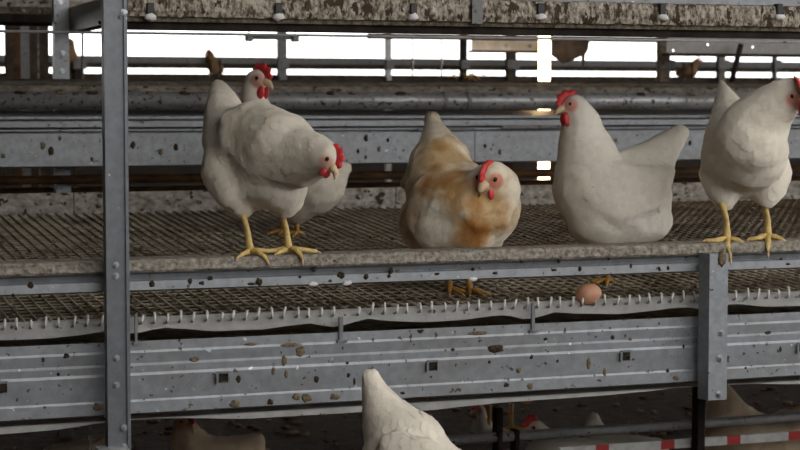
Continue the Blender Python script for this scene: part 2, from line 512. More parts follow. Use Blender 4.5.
eb = wavy_belt('egg_belt', [(-60, 344), (0, 340), (45, 338.5), (80, 335), (104, 331), (122, 334), (138, 333), (163, 327.5), (185, 329), (215, 331), (240, 330), (262, 329.5), (290, 325.5), (311, 323), (330, 327), (343, 325), (366, 318.5), (392, 321), (425, 322), (460, 320), (490, 316), (506, 314.5), (520, 319), (536, 318), (552, 312), (575, 313.5), (620, 314), (650, 311), (672, 308), (684, 307), (700, 309), (715, 306), (735, 304), (765, 306.5), (800, 306), (860, 303)],
    FY0 + .001, FZ0 + .011, .14, .022, .012, M['belt'], 'white fabric egg belt with wavy hanging edge behind the hook row', 'belt')

# thin suspension pins between belt and channel
for nm, px, y0, y1, wpx in (('pin', 136, 314, 343, 2.2), ('pin', 341, 317, 341, 4), ('pin', 533, 303, 331, 3.2)):
    Yp = YF + .012
    a = PY(px - wpx / 2, y1, Yp); b = PY(px + wpx / 2, y0, Yp)
    side = {136: 'beside the tall upright', 341: 'under the middle of the belt', 533: 'left of the egg'}[px]
    o = thing('support_pin', 'small upright steel pin on the channel top ' + side, 'pin', (a.x, Yp, a.z), 'support pins on the egg channel')
    box('pin_plate', (a.x, Yp - .002, a.z), (b.x, Yp + .004, b.z), M['rail_zinc'], o, .0006)
    box('pin_foot', (a.x - .004, Yp - .004, a.z - .003), (b.x + .008, Yp + .02, a.z + .002), M['rail_zinc'], o)

# ------------------------------------------------------------------ big folded channel below the belt
ch = thing('egg_channel', 'wide folded galvanized channel with square slots below the egg belt', 'channel', (1.3, YF, Z(397)))
rowsYZ = [(YF + .018, 329.5), (YF + .0175, 338.4), (YF + .0163, 340.8), (YF + .0170, 350.6), (YF + .0145, 353.2), (YF + .0145, 359.6), (YF + .0128, 362.2), (YF + .0135, 384.8), (YF + .0120, 387.2), (YF + .0112, 397.0), (YF + .030, 398.0)]
line = [(y, ZR(py, y)) for y, py in rowsYZ]
iM = 6                                                   # the facet that carries the slots
slots = []
for px, py in ((1, 388), (222.5, 377.5), (432, 366), (625, 356), (801, 348)):
    p = PY(px, py, YF + .013); slots.append(p)
sw, sh = 0.011, 0.0095
bm = bmesh.new()
xs = [X0]
for s in slots: xs += [s.x - sw, s.x + sw]
xs.append(X1)
def addq(pts4):
    bm.faces.new([bm.verts.new(p) for p in pts4])
for (ya, za), (yb, zb), i in [(line[i], line[i + 1], i) for i in range(len(line) - 1)]:
    for k, (xa_, xb_) in enumerate(zip(xs, xs[1:])):
        if i == iM and k % 2 == 1:
            s = slots[k // 2]
            for z0, z1 in ((za, s.z + sh), (s.z - sh, zb)):
                f = lambda z: ya + (yb - ya) * (z - za) / (zb - za)
                addq(((xa_, f(z0), z0), (xb_, f(z0), z0), (xb_, f(z1), z1), (xa_, f(z1), z1)))
        else:
            addq(((xa_, ya, za), (xb_, ya, za), (xb_, yb, zb), (xa_, yb, zb)))
bmesh.ops.remove_doubles(bm, verts=bm.verts, dist=.0002)
bmesh.ops.recalc_face_normals(bm, faces=bm.faces)
bmesh.ops.solidify(bm, geom=bm.faces, thickness=.0022)
bm_obj('folded_sheet', bm, M['beam'], ch)
for s in slots:
    box('slot_tab', (s.x - sw - .004, s.y - .010, s.z - sh * 1.1), (s.x - sw + .001, s.y - .0005, s.z + sh * .9), M['rail_zinc'], ch, .0006)
    box('slot_lip', (s.x - sw, s.y - .006, s.z + sh - .001), (s.x + sw, s.y + .004, s.z + sh + .003), M['dull'], ch)
for i, (px, py, sx, sz, tan) in enumerate([(495, 349, 11, 5, 0), (286, 374, 3, 5, 1), (316, 379, 3.5, 4, 0), (238, 379, 3, 4, 0), (273, 371, 2.5, 5, 1), (284, 361, 3.5, 6, 1), (348, 375, 2.5, 3, 0), (347, 363, 2.5, 2.5, 0), (354, 381, 1.5, 5, 0), (296, 397, 5, 4, 1), (270, 402, 4, 4, 0), (235, 404, 7, 4, 1),
        (306, 398, 6, 5, 1), (334, 397, 7, 4, 1), (518, 370, 4, 3.5, 1), (489, 362, 2.5, 2, 0), (530, 386, 4, 5, 1), (506, 385, 4, 3, 0), (588, 363, 3, 8, 1), (531, 357, 2.5, 3, 0), (604, 373, 2.5, 7, 1), (667, 371, 3, 3, 0), (675, 378, 5, 3, 1), (780, 349, 2, 4, 0), (767, 333, 5, 4, 0), (683, 347, 2, 4, 0), (194, 360, 7, 4, 1), (66, 356, 4, 3, 0), (98, 407, 7, 5, 1), (43, 360, 2, 3, 0), (58, 374, 2, 2, 0), (427, 400, 2, 2, 0), (402, 393, 3, 2, 0), (557, 361, 2, 2, 0), (452, 350, 4, 3, 0), (630, 339, 3, 3, 1), (300, 352, 6, 7, 1), (290, 345, 14, 3, 1), (250, 344, 8, 2, 1), (420, 331, 4, 3, 0), (477, 333, 14, 3, 1), (612, 337, 3, 3, 0), (745, 368, 2, 2, 0), (545, 339, 3, 2, 0)]):
    # put the lump on the facet its height falls on
    z = PY(px, py, YF).z
    yy = YF
    for (ya, za), (yb, zb) in zip(line, line[1:]):
        if zb <= z <= za: yy = ya + (yb - ya) * (z - za) / (zb - za)
    p = PY(px, py, yy)
    lump('dropping', (p.x, yy - .001, p.z), (sx * .0017, .0035, sz * .0017), M['dropping_tan' if tan else 'dropping'], ch, i + 50)
# joint straps of the channel
for px in (106.5, 709):
    p = PY(px, 380, YF - .01)

# manure belt below the channel
mb = wavy_belt('manure_belt', [(-60, 440), (0, 434), (50, 430), (104, 422.5), (130, 419), (180, 418), (250, 418.5), (300, 415.5), (365, 411.5), (430, 410), (465, 406), (500, 402.3), (550, 399), (600, 395.5), (650, 391), (680, 387), (705, 384.5), (740, 383.5), (800, 384), (860, 383)],
    YF + .02, Z(404, YF + .02), .48, .0, .003, M['belt'], 'pale manure belt sagging in a thin wavy edge under the folded channel', 'belt')
mb.name = 'manure_belt'

# brown manure lying on the belt below the mesh
bm = bmesh.new()
zt = FZ0 - .05
add_prism(bm, [(FY0 + .17, zt - .01), (FY0 + .17, zt), (FY1 + .05, zt + .06), (FY1 + .05, zt + .05)], X0, X1)
tag(bm_obj('manure_tray', bm, M['under']), 'brown manure-covered tray just beneath the wire floor', 'tray')

# ------------------------------------------------------------------ short bracket on the right
yy = YF - .046
xa = XC(706.5, yy, 320); xb = XC(727.5, yy, 320); xm = XC(717, yy, 320)
br = thing('hanger_bracket', 'short galvanized bracket bolted over rail and channel, right', 'bracket', (xm, YF - .03, Z(400)))
bm = bmesh.new()
zt, zb = PY(718, 253.5, yy).z, PY(718, 400, yy).z
vprism(bm, [(xa, yy + .034), (xa + .0, yy + .030), (xa + .006, yy), (xb, yy), (xb, yy + .034), (xb - .0025, yy + .034), (xb - .0025, yy + .0025), (xa + .010, yy + .0025), (xa + .0025, yy + .034)], zb, zt)
bm_obj('channel', bm, M['bracket'], br)
for px, py in ((721.5, 333), (720, 358.5), (719, 394.5)):
    bolt(PY(px, py, yy), .006, br)
lump('dropping', tuple(PY(722, 259, yy - .001)), (.009, .003, .016), M['dropping_tan'], br, 77)

# ------------------------------------------------------------------ upper deck edge at the top of the picture
UX0 = XC(127, YF, 15)
ud = thing('upper_deck_edge', 'droppings-crusted edge of the upper deck across the top', 'deck edge', (UX0, YF, Z(30)))
prism('top_rail', [(YF + .01, Z(-2)), (YF + .01, Z(-30)), (YF + .05, Z(-30)), (YF + .05, Z(-2))], UX0, X1, M['rail_zinc'], ud)
bm = bmesh.new()
N = 320
pr = [(YF + .02, Z(-4)), (YF - .004, Z(-1)), (YF - .008, Z(5)), (YF - .008, Z(10)), (YF - .008, Z(15)), (YF - .004, Z(20.5)), (YF + .02, Z(21))]
rows = []
for i in range(N + 1):
    x = UX0 + (X1 - UX0) * i / N
    rows.append([bm.verts.new((x, y + (.004 * noise.noise(Vector((x * 70, z * 45, .1))) if 0 < k < 6 else 0), z + (.0025 * noise.noise(Vector((x * 50, k, 5))) if 0 < k < 6 else 0))) for k, (y, z) in enumerate(pr)])
for a, b in zip(rows, rows[1:]):
    for k in range(len(pr)): bm.faces.new((a[k], a[(k + 1) % len(pr)], b[(k + 1) % len(pr)], b[k]))
bm_obj('crusted_fascia', bm, M['crust'], ud)
prism('lower_lip', [(YF + .003, Z(20)), (YF + .003, Z(25.3)), (YF + .03, Z(25.3)), (YF + .03, Z(20))], UX0, X1, M['crust_brown'], ud)
prism('under_panel', [(YF + .012, Z(25)), (YF + .012, Z(33.5)), (YF + .10, Z(33.5) + .004), (YF + .28, Z(28.5) + .012), (YF + .28, Z(25) + .012)], UX0, X1, M['dark'], ud)  # near-black lip puts the shade under the deck into colour
for i, px in enumerate((150, 278, 413, 540, 662, 779)):
    p = PY(px, 10.5, YF - .008)
    box('clip', (p.x - .007, YF - .014, p.z - .010), (p.x + .007, YF + .004, p.z + .014), M['black'], ud, .002)
    p = PY(px, 17.0, YF - .008)
    lump('lime_blob', (p.x, YF - .010, p.z), (.012, .008, .0075), M['lime'], ud, i + 5)
# hanging seam bracket in the fascia
p = PY(476, 12, YF - .008)
box('seam_plate', (p.x - .010, YF - .013, PY(476, 24, YF).z), (p.x + .012, YF - .004, PY(476, -4, YF).z), M['dull'], ud)

# ------------------------------------------------------------------ rear assembly
Zb = lambda py, Y=YB: ZR(py, Y)
o = thing('feed_trough', 'dusty feed trough with folded rim above the round pipe', 'trough', (1.8, YB, Zb(92)))
sheet('rim', [(YB + .10, Zb(82.5, YB + .10)), (YB + .06, Zb(84, YB + .06)), (YB + .02, Zb(87, YB + .02)), (YB + .02, Zb(92.5, YB + .02)), (YB + .05, Zb(98, YB + .05))], X0, 5.4, .003, M['dust'], o)
sheet('back_panel', [(YB + .14, Zb(80.5, YB + .14)), (YB + .14, Zb(95, YB + .14))], X0, 5.4, .004, M['brown'], o)
o = thing('round_pipe', 'thick round galvanized pipe behind the hens', 'pipe', (1.8, YB, Zb(110)))
zc = Zb(101); r = (Zb(92.5) - Zb(109.5)) / 2
bm = bmesh.new()
add_tube(bm, [(X0, YB, zc), (5.4, YB, zc)], r, 28); bm_obj('tube', bm, M['pipe'], o, None, True)
for px in (443.5, 467):
    bm = bmesh.new(); x = XC(px, YB, 101)
    add_tube(bm, [(x - .006, YB, zc), (x + .006, YB, zc)], r + .003, 28); bm_obj('pipe_clamp', bm, M['dull'], o, None, False)
for i, px in enumerate((20, 60, 92, 150, 185, 250, 330, 352, 400, 510, 640, 690)):
    p = PY(px, 92.8 + random.uniform(0, 1.5), YB - r * .4)
    lump('dropping', (p.x, YB - r * .45, zc + r * .86), (random.uniform(.008, .02), .012, .006), M['dropping_tan' if i % 2 else 'dropping'], o, i + 90)

o = thing('rear_beam', 'folded galvanized beam with speckled face behind the hens', 'beam', (1.8, YB, Zb(163)))
YR = YB - .02
sheet('upper_ledge', [(YR + .10, Zb(110.5, YR + .10)), (YR + .03, Zb(116, YR + .03)), (YR + .03, Zb(118.2, YR + .03)), (YR + .045, Zb(119.2, YR + .045)), (YR + .02, Zb(120.4, YR + .02)), (YR + .02, Zb(125.8, YR + .02)), (YR + .045, Zb(127.2, YR + .045)), (YR + .01, Zb(128.2, YR + .01)), (YR + .01, Zb(129.6, YR + .01)), (YR + .03, Zb(131.0, YR + .03)), (YR + .03, Zb(134, YR + .03))], X0, 5.4, .003, M['rear_beam'], o)
xj = XC(475, YR, 150)
sheet('face_plate', [(YR, Zb(132.6, YR)), (YR, Zb(162.4, YR)), (YR + .03, Zb(163.4, YR + .03))], X0, xj - .0012, .003, M['rear_beam'], o)
sheet('face_plate', [(YR, Zb(132.6, YR)), (YR, Zb(162.4, YR)), (YR + .03, Zb(163.4, YR + .03))], xj + .0012, 5.4, .003, M['rear_beam'], o)
sheet('splice_strip', [(YR - .004, Zb(127.5, YR)), (YR - .004, Zb(130.6, YR))], XC(418, YR, 130), XC(474, YR, 130), .003, M['dull'], o)
sheet('splice_strip', [(YR - .004, Zb(125.5, YR)), (YR - .004, Zb(129.0, YR))], XC(502, YR, 130), XC(560, YR, 130), .003, M['dull'], o)
for i, (px, py, s) in enumerate(((43, 146, 3.2), (51, 151, 3.5), (3, 156, 2.5), (133, 145, 3), (161, 152, 3), (176, 147, 3), (92, 159, 2), (366, 138, 3), (379, 149, 2.6), (358, 151, 2), (366, 157, 2), (388, 140, 2), (616, 140, 2), (690, 143, 2.5), (60, 138, 2), (485, 146, 2), (500, 152, 2.4))):
    p = PY(px, py, YR - .001)
    lump('dropping', tuple(p), (s * .0022, .003, s * .0032), M['dropping' if i % 2 else 'dropping_tan'], o, i + 130)

bar = tube('rusty_bar', [(X0, YB + .09, Zb(175, YB + .09)), (5.4, YB + .09, Zb(175, YB + .09))], (Zb(170.5, YB + .09) - Zb(179, YB + .09)) / 2, M['rust'], None, 14)
tag(bar, 'rusty brown bar in the gap under the speckled beam', 'bar')
kb = thing('splash_board', 'droppings-splashed pale board at the rear of the mesh floor', 'board', (1.8, YB + .02, Zb(212)))
xs_ = [X0, XC(75, YB, 200), XC(398, YB, 200), XC(640, YB, 200), 5.4]
for a, b in zip(xs_, xs_[1:]):
    box('board_panel', (a + .001, YB + .02, Zb(213, YB + .02)), (b - .001, YB + .035, Zb(187.5, YB + .02)), M['board'], kb, .001)
tag(prism('rear_sill', [(YB + .22, Zb(182, YB + .22)), (YB + .22, Zb(215, YB + .22)), (YB + .25, Zb(215, YB + .22)), (YB + .25, Zb(182, YB + .22))], X0, 5.4, M['rust']), 'dark rusty sill behind the splashed board', 'sill')

# rear upright with its cantilever arm
xa = XC(54.5, YB + .15, 60); xb = XC(69.5, YB + .15, 60)
rp = thing('steel_post', 'narrow pale speckled rear upright at far left with an arm on top', 'post', (xa, YB + .15, 0))
bm = bmesh.new(); ya = YB + .15
vprism(bm, [(xa, ya + .035), (xa, ya), (xb, ya), (xb, ya + .035), (xb - .003, ya + .035), (xb - .003, ya + .003), (xa + .003, ya + .003), (xa + .003, ya + .035)], 0, 1.9)
bm_obj('channel', bm, M['rear_beam'], rp)
z1, z0 = PY(69, 7.5, ya).z, PY(69, 33, ya).z
bm = bmesh.new(); add_box(bm, (xb, ya - .85, z0), (xb + .004, ya + .01, z1)); add_box(bm, (xb, ya - .85, z0), (xb + .03, ya + .01, z0 + .004))
bm_obj('cantilever_arm', bm, galv('arm_zinc', (0.24, 0.22, 0.20), dirt=.4, grime=.8), rp)
for px, py in ((62.5, 53), (62, 71), (60, 2)):
    bolt(PY(px, py, ya), .006, rp)

# far-left deck edge behind the rear upright
YL = YB + .30
dl = thing('upper_deck_edge', 'grey-white dirty deck edge in the top left corner', 'deck edge', (0.4, YL, ZR(28, YL)))
xe = XC(112, YL, 10)
prism('crusted_fascia', [(YL, ZR(-15, YL)), (YL, ZR(13.5, YL)), (YL + .03, ZR(13.5, YL)), (YL + .03, ZR(-15, YL))], X0, xe, M['board'], dl)
prism('lower_lip', [(YL + .006, ZR(13, YL)), (YL + .006, ZR(20, YL)), (YL + .05, ZR(20, YL)), (YL + .05, ZR(13, YL))], X0, xe, M['crust_brown'], dl)
prism('under_panel', [(YL + .012, ZR(19, YL)), (YL + .012, ZR(27.5, YL)), (YL + .3, ZR(27.5, YL)), (YL + .3, ZR(19, YL))], X0, xe, M['dark'], dl)

# ------------------------------------------------------------------ lamp tube behind the rear beam
YT = YB + .42
pt, pb = PY(544.5, 29, YT), PY(544.5, 184.5, YT)
lamp = thing('tube_lamp', 'glowing warm vertical tube lamp behind the pipe and beam', 'lamp', (pt.x, YT, pb.z - .05))
bm = bmesh.new(); add_tube(bm, [(pt.x, YT, pb.z), (pt.x, YT, pt.z)], .0195, 18); bm_obj('glowing_tube', bm, M['tube'], lamp, None, True)
bm = bmesh.new(); add_tube(bm, [(pt.x, YT, pb.z - .05), (pt.x, YT, pb.z)], .021, 18); bm_obj('end_cap', bm, M['black'], lamp, None, True)
bm = bmesh.new(); add_tube(bm, [(pt.x, YT, pt.z), (pt.x, YT, pt.z + .05)], .021, 18); bm_obj('end_cap', bm, M['black'], lamp, None, True)
bm = bmesh.new(); add_tube(bm, [(pt.x, YT, pt.z + .05), (pt.x, YT, 3.4)], .004, 8); bm_obj('cable', bm, M['black'], lamp, None, True)

# ------------------------------------------------------------------ far rails and posts in front of the window strip
YA = 7.2
def hbar(name, y0, y1, Y, mat, label, cat='rail', xa=-1.39, xb=9, th=.03):
    o = prism(name, [(Y, ZR(y0, Y)), (Y, ZR(y1, Y)), (Y + th, ZR(y1, Y)), (Y + th, ZR(y0, Y))], xa, xb, mat)
    return tag(o, label, cat)
hbar('far_rail', 58.5, 65.2, YA, M['dull'], 'topmost grey rail crossing the bright window strip')
hbar('far_rail', 65.0, 69.8, YA - .05, M['brown'], 'middle dark brown rail crossing the bright window strip')
hbar('far_rail', 75.2, 84.5, YA - .08, M['brown'], 'lowest dark rail at the foot of the window strip')
def vpost(name, px0, px1, y0, y1, Y, mat, label, cat='post', top=None, dep=.03):
    a = PY(px0, y1, Y); b = PY(px1, y0, Y)
    a.z = 0.0
    o = thing(name, label, cat, ((a.x + b.x) / 2, Y, a.z))
    bm = bmesh.new()
    add_box(bm, (a.x, Y, a.z), (b.x, Y + dep, b.z)); bm_obj('shaft', bm, mat, o)
    return o
def fpost(px0, px1, mat, label, y0=-60, y1=86, Y=YA - .12, name='far_post', clip=True):
    o = vpost(name, px0, px1, y0, y1, Y, mat, label)
    if clip:
        a = PY(px0, 69, Y); b = PY(px1, 60, Y)
        box('clamp', (a.x - .008, Y - .012, a.z), (b.x + .008, Y + .002, b.z), M['dull'], o, .002)
    return o
fpost(279, 286.5, M['dull'], 'dark post crossing the window strip right of the perched hen head')
fpost(387, 391.5, M['pale_zinc'], 'slim pale post in the window strip left of the two hanging wires')
fpost(462, 467.5, M['dark'], 'dark post left of the pale metal sheet')
fpost(508, 517, M['brown'], 'brown post left of the glowing tube lamp')
fpost(660, 671.5, M['dust'], 'cream dusty post at the left end of the dark hanging plate', YA - 1.0 and -60, 87, 6.0)
fpost(719, 727, M['dust'], 'cream post far back beneath the dark hanging plate')
fpost(775, 779, M['dull'], 'thin grey post far back near the right edge')
fpost(75, 84, M['brown'], 'brown post beside the rear upright', 60, 86)
# left clutter of uprights
for a, b, m, l in ((8, 11.5, 'brown', 'leftmost thin grey upright near the left edge'), (15, 19, 'rust', 'narrow rusty upright near the left edge'), (19.5, 28, 'dull', 'wide grey upright near the left edge'), (28.5, 36, 'brown', 'dark brown board upright near the left edge'), (36.3, 37.8, 'dust', 'thin pale pipe upright near the left edge'), (38.5, 47.5, 'brown', 'brown board upright left of the rear upright'),):
    fpost(a, b, M[m], l, -60, 200, 6.3 + .035 * {8: 0, 15: 1, 19.5: 2, 28.5: 3, 36.3: 4, 38.5: 5}[a], 'far_upright', False)
rod = tube('thin_rod', [PY(82.5, -40, 6.0), PY(82.5, 90, 6.0)], .004, M['dust'], None, 8)
tag(rod, 'thin pale vertical rod between the two uprights at left', 'rod')

# thin rods and wires under the upper deck
yq = 4.6
tag(tube('thin_rod', [(X0, yq, ZR(36.6, yq)), (X1 + .6, yq, ZR(36.6, yq))], .0035, M['pale_zinc'], None, 8), 'thin grey rod running under the upper deck', 'rod')
cb = thing('hanging_bar', 'dark conveyor bar with end clamp under the upper deck', 'bar', PY(250, 38, 5.6))
a, b = PY(247, 37.5, 5.6), PY(297, 37.5, 5.6)
bm = bmesh.new(); add_tube(bm, [a, Vector((b.x, 5.6, a.z))], .006, 10); bm_obj('bar', bm, M['dull'], cb, None, True)
for px in (249, 295):
    p = PY(px, 37.5, 5.6); tube('suspension_wire', [(p.x, 5.6, a.z), (p.x, 5.6, 3.4)], .002, M['dull'], cb, 6); box('clamp', (p.x - .010, 5.585, a.z - .012), (p.x + .010, 5.615, a.z + .010), M['dull'], cb, .002)
tag(prism('flat_bar', [(5.8, ZR(33.5, 5.8)), (5.8, ZR(39, 5.8)), (5.83, ZR(39, 5.8)), (5.83, ZR(33.5, 5.8))], XC(370, 5.8, 36), 6.6, M['rust']), 'rust-brown flat bar under the upper deck, right half', 'bar')
for px, l in ((412.5, 'thin hanging wire with drinker tip, left one of the pair'), (441.5, 'thin hanging wire with drinker tip, right one of the pair')):
    p = PY(px, 37, 5.795); q = PY(px, 76, 5.795); e = PY(px, 64, 5.795)
    o = thing('drinker_wire', l, 'drinker', q, 'hanging drinker wires')
    tube('wire', [p, q], .0025, M['pale_zinc'], o, 6)
    tube('tip', [PY(px, 58, 5.795), PY(px, 61, 5.795), e], [.003, .006, .008], M['pale_zinc'], o, 8)
# pale sheet and dark plate
a, b = PY(472, 50, 5.9), PY(541, 39.5, 5.9)
ps = thing('metal_sheet', 'pale galvanized sheet hanging left of the glowing tube', 'sheet', (a.x, 5.9, a.z))
box('sheet_face', (a.x, 5.9, a.z), (b.x, 5.904, b.z), galv('bright_sheet', (0.66, 0.68, 0.70), metal=.1, rough=.5, dirt=.3, grime=.2), ps)
box('folded_edge', (a.x, 5.9, a.z - .008), (b.x, 5.93, a.z), M['brown'], ps)
for px in (506, 530):
    bolt(PY(px, 46, 5.9), .005, ps); q = PY(px, 41, 5.9); tube('suspension_wire', [(q.x, 5.902, q.z), (q.x, 5.902, 3.4)], .002, M['dull'], ps, 6)
a, b = PY(672, 53, 5.7), PY(880, 37, 5.7)
hp = thing('hanging_plate', 'dark grey plate with bright holes at the upper right', 'plate', (a.x, 5.7, a.z))
holes = [PY(708, 44.5, 5.7), PY(753, 47, 5.7), PY(673.5, 50.5, 5.7)]
bm = bmesh.new()
xs = [a.x - .02]
hs = sorted(holes, key=lambda p: p.x)
for h in hs: xs += [h.x - .004, h.x + .004]
xs.append(b.x)
for k, (u, v) in enumerate(zip(xs, xs[1:])):
    if k % 2 == 0: add_box(bm, (u, 5.7, a.z), (v, 5.704, b.z))
    else:
        h = hs[k // 2]
        add_box(bm, (u, 5.7, a.z), (v, 5.704, h.z - .004)); add_box(bm, (u, 5.7, h.z + .004), (v, 5.704, b.z))
bm_obj('plate_face', bm, galv('dark_plate', (0.20, 0.19, 0.18), dirt=.3, grime=.6), hp)
box('dark_edge', (a.x - .02, 5.695, a.z - .010), (b.x, 5.74, a.z), M['dark'], hp)
bmx = bmesh.new()
add_tube(bmx, [PY(741, 44, 5.65), PY(729, 92, 5.65)], .010, 8)
tag(bm_obj('diagonal_strut', bmx, M['dark'], None, None, True), 'dark diagonal strut below the hanging plate', 'strut')
# brown torn flap right of the lamp
bm = bmesh.new()
out = [(552, 38), (590, 38), (588, 50), (585, 55), (584, 66), (582.5, 66), (582, 56), (575, 59), (570, 62), (563, 63.5), (556, 58), (552, 55)]
fr = [bm.verts.new(PY(x, y, 5.75)) for x, y in out]; bk = [bm.verts.new(PY(x, y, 5.75) + Vector((0, .006, 0))) for x, y in out]
bm.faces.new(fr); bm.faces.new(bk[::-1])
for i in range(len(out)): bm.faces.new((fr[i], fr[(i + 1) % len(out)], bk[(i + 1) % len(out)], bk[i]))
tag(bm_obj('torn_flap', bm, M['brown']), 'brown ragged flap hanging right of the glowing tube', 'flap')
# straw caught on the rail, orange lamp light put into its colour
st = thing('straw_clump', 'straw with painted-in orange lamp light caught on the lowest far rail left of the lamp', 'straw', PY(470, 80, YA - .1))
for i in range(14):
    px = random.uniform(455, 481); py = random.uniform(74, 79)
    p = PY(px, py, YA - .12); q = p + Vector((random.uniform(-.05, .05), random.uniform(-.01, .01), random.uniform(-.015, .02)))
    tube('straw_stalk', [p, (p + q) / 2 + Vector((0, 0, .006)), q], .003, M['leg_ochre'], st, 5)

# ------------------------------------------------------------------ lower pen: pipe, post, striped bar
YP = 3.95
o = thing('drinker_pipe', 'grey round pipe low in the dark pen at bottom right', 'pipe', (1.8, YP, ZR(440, YP)))
zc = ZR(443.5, YP)
xl = XC(440, YP, 444)
bm = bmesh.new(); add_tube(bm, [(xl, YP, zc), (X1, YP, zc)], .0120, 16); bm_obj('tube', bm, M['pale_zinc'], o, None, True)
for px in (498, 515):
    x = XC(px, YP, 440); box('hanger', (x - .006, YP - .016, zc - .05), (x + .006, YP + .016, zc + .016), M['dark'], o, .002)
ps_ = thing('striped_bar', 'red and white striped bar along the bottom right', 'bar', (1.8, YP - .03, ZR(460, YP)))
xs = XC(596, YP - .03, 445)
edges = [560, 596, 609, 661, 674.5, 727, 740.5, 788.5, 802, 850, 863, 910]
for i, (a, b) in enumerate(zip(edges, edges[1:])):
    u, v = XC(a, YP - .03, 445), XC(b, YP - .03, 445)
    bm = bmesh.new(); zt = ZR(459.0, YP - .03); add_box(bm, (u, YP - .03, zt - .021), (v, YP - .022, zt))
    bm_obj('red_band' if i % 2 == 1 else 'white_band', bm, M['red' if i % 2 == 1 else 'white'], ps_)
fo = fpost(697, 705.5, M['dark'], 'dark post in the lower pen behind the short bracket', 380, 520, YP - .07, 'pen_post', False)
fo = fpost(497, 503, M['dark'], 'dark post at the left end of the lower pipe', 408, 520, YP + .06, 'pen_post', False)
# a chain beside the tall upright
p0 = PY(90, 421, 3.5)
chn = thing('hanging_chain', 'thin chain hanging beside the tall upright at bottom left', 'chain', p0)
for i in range(9):
    z = p0.z - i * .0105
    bm = bmesh.new()
    pts = [(p0.x + .003 * math.cos(t) * (1 if i % 2 else .3), 3.5 + .003 * math.cos(t) * (.3 if i % 2 else 1), z + .007 * math.sin(t)) for t in [q * math.pi / 5 for q in range(11)]]
    add_tube(bm, pts, .0011, 5); bm_obj('chain_link', bm, M['dull'], chn)
# litter flakes on the pen floor
PEN = [(765, 490, 4.85), (222, 500, 4.25), (75, 480, 4.3), (562, 480, 4.75), (622, 478, 4.95), (500, 465, 5.4)]
bm = bmesh.new()
for i in range(1400):
    x = random.uniform(.2, 4.6); y = random.uniform(4.6, 7.2)
    if any((Vector((x, y)) - PD(a_, b_, d_).xy).length < .26 for a_, b_, d_ in PEN) or (abs(y - YB - .17) < .12 and x < XC(90, YB)): continue
    add_ball(bm, Vector((x, y, .004)), random.uniform(.006, .018), (random.uniform(.6, 1.6), random.uniform(.5, 1), .45), Matrix.Rotation(random.random() * 3, 3, 'Z'), 1)
tag(bm_obj('litter_flakes', bm, rough_mat('flakes', (.07, .042, .025), (.42, .29, .18), 9), None), 'scattered brown litter flakes on the dark pen floor', 'litter', None, 'stuff')

# ------------------------------------------------------------------ egg
ec = PF(588.5, 305.0, .0) 
ec = Vector((ec.x, ec.y, floor_z(ec.y) + .0225))
bm = bmesh.new()
bmesh.ops.create_uvsphere(bm, u_segments=28, v_segments=18, radius=1.0)
for v in bm.verts:
    k = 1 - .10 * v.co.x
    v.co = Vector((v.co.x * .0272, v.co.y * .0222 * k, v.co.z * .0222 * k))
bm.transform(Matrix.Translation(ec) @ Matrix.Rotation(math.radians(-12), 4, 'Z') @ Matrix.Rotation(math.radians(-14), 4, 'Y'))
eg = tag(bm_obj('egg', bm, M['egg'], None, None, True), 'single brown egg resting against the white hooks', 'egg')

# ------------------------------------------------------------------ hens
def cam_vec(v):
    return (RGT * v[0] + UPV * v[1] - FWD * v[2]).normalized()
def remesh(bm, vox, it=6, fac=.5):
    me = bpy.data.meshes.new('tmp'); bm.to_mesh(me); bm.free()
    o = bpy.data.objects.new('tmp', me); col.objects.link(o)
    m = o.modifiers.new('r', 'REMESH'); m.mode = 'VOXEL'; m.voxel_size = vox
    s = o.modifiers.new('s', 'SMOOTH'); s.iterations = it; s.factor = fac
    dg = bpy.context.evaluated_depsgraph_get()
    out = bpy.data.meshes.new_from_object(o.evaluated_get(dg))
    bpy.data.objects.remove(o); bpy.data.meshes.remove(me)
    return out
def ball_chain(bm, pts, D, flat=None, n=None, grow=1.0):
    S = D / F
    P = [(PD(a, b, D + c), r * S * grow) for a, b, c, r in pts]
    rot = None
    if flat:
        nrm = cam_vec(flat[1]); x = nrm.orthogonal().normalized(); y_ = nrm.cross(x)
        rot = Matrix((x, y_, nrm)).transposed()
    if len(P) == 1: P = P * 2
    for (p, r), (q, s) in zip(P, P[1:]):
        L = (q - p).length
        k = max(1, int(L / (max(r, s) * .28)))
        for i in range(k + 1):
            t = i / k
            add_ball(bm, p.lerp(q, t), r + (s - r) * t, (1, 1, flat[0]) if flat else (1, 1, 1), rot, 2)
def paint(me, off, spots):
    at = me.color_attributes.new('tint', 'FLOAT_COLOR', 'POINT')
    for i, v in enumerate(me.vertices):
        c = Vector((1, 1, 1))
        p = v.co + off
        for ctr, rad, colr in spots:
            d = (p - ctr).length / rad
            d += .35 * noise.noise(p * 38)
            t = max(0.0, min(1.0, (1.15 - d) / .45))
            c = c.lerp(Vector((c.x * colr[0], c.y * colr[1], c.z * colr[2])), t)
        at.data[i].color = (*c, 1)
def ruffle(me, amp=.0022):
    """shallow feather relief in the mesh itself"""
    ns = [v.normal.copy() for v in me.vertices]
    for v, n in zip(me.vertices, ns):
        p = v.co
        k = noise.noise(p * 34) * .6 + noise.noise(p * 75) * .4
        v.co = p + n * amp * k

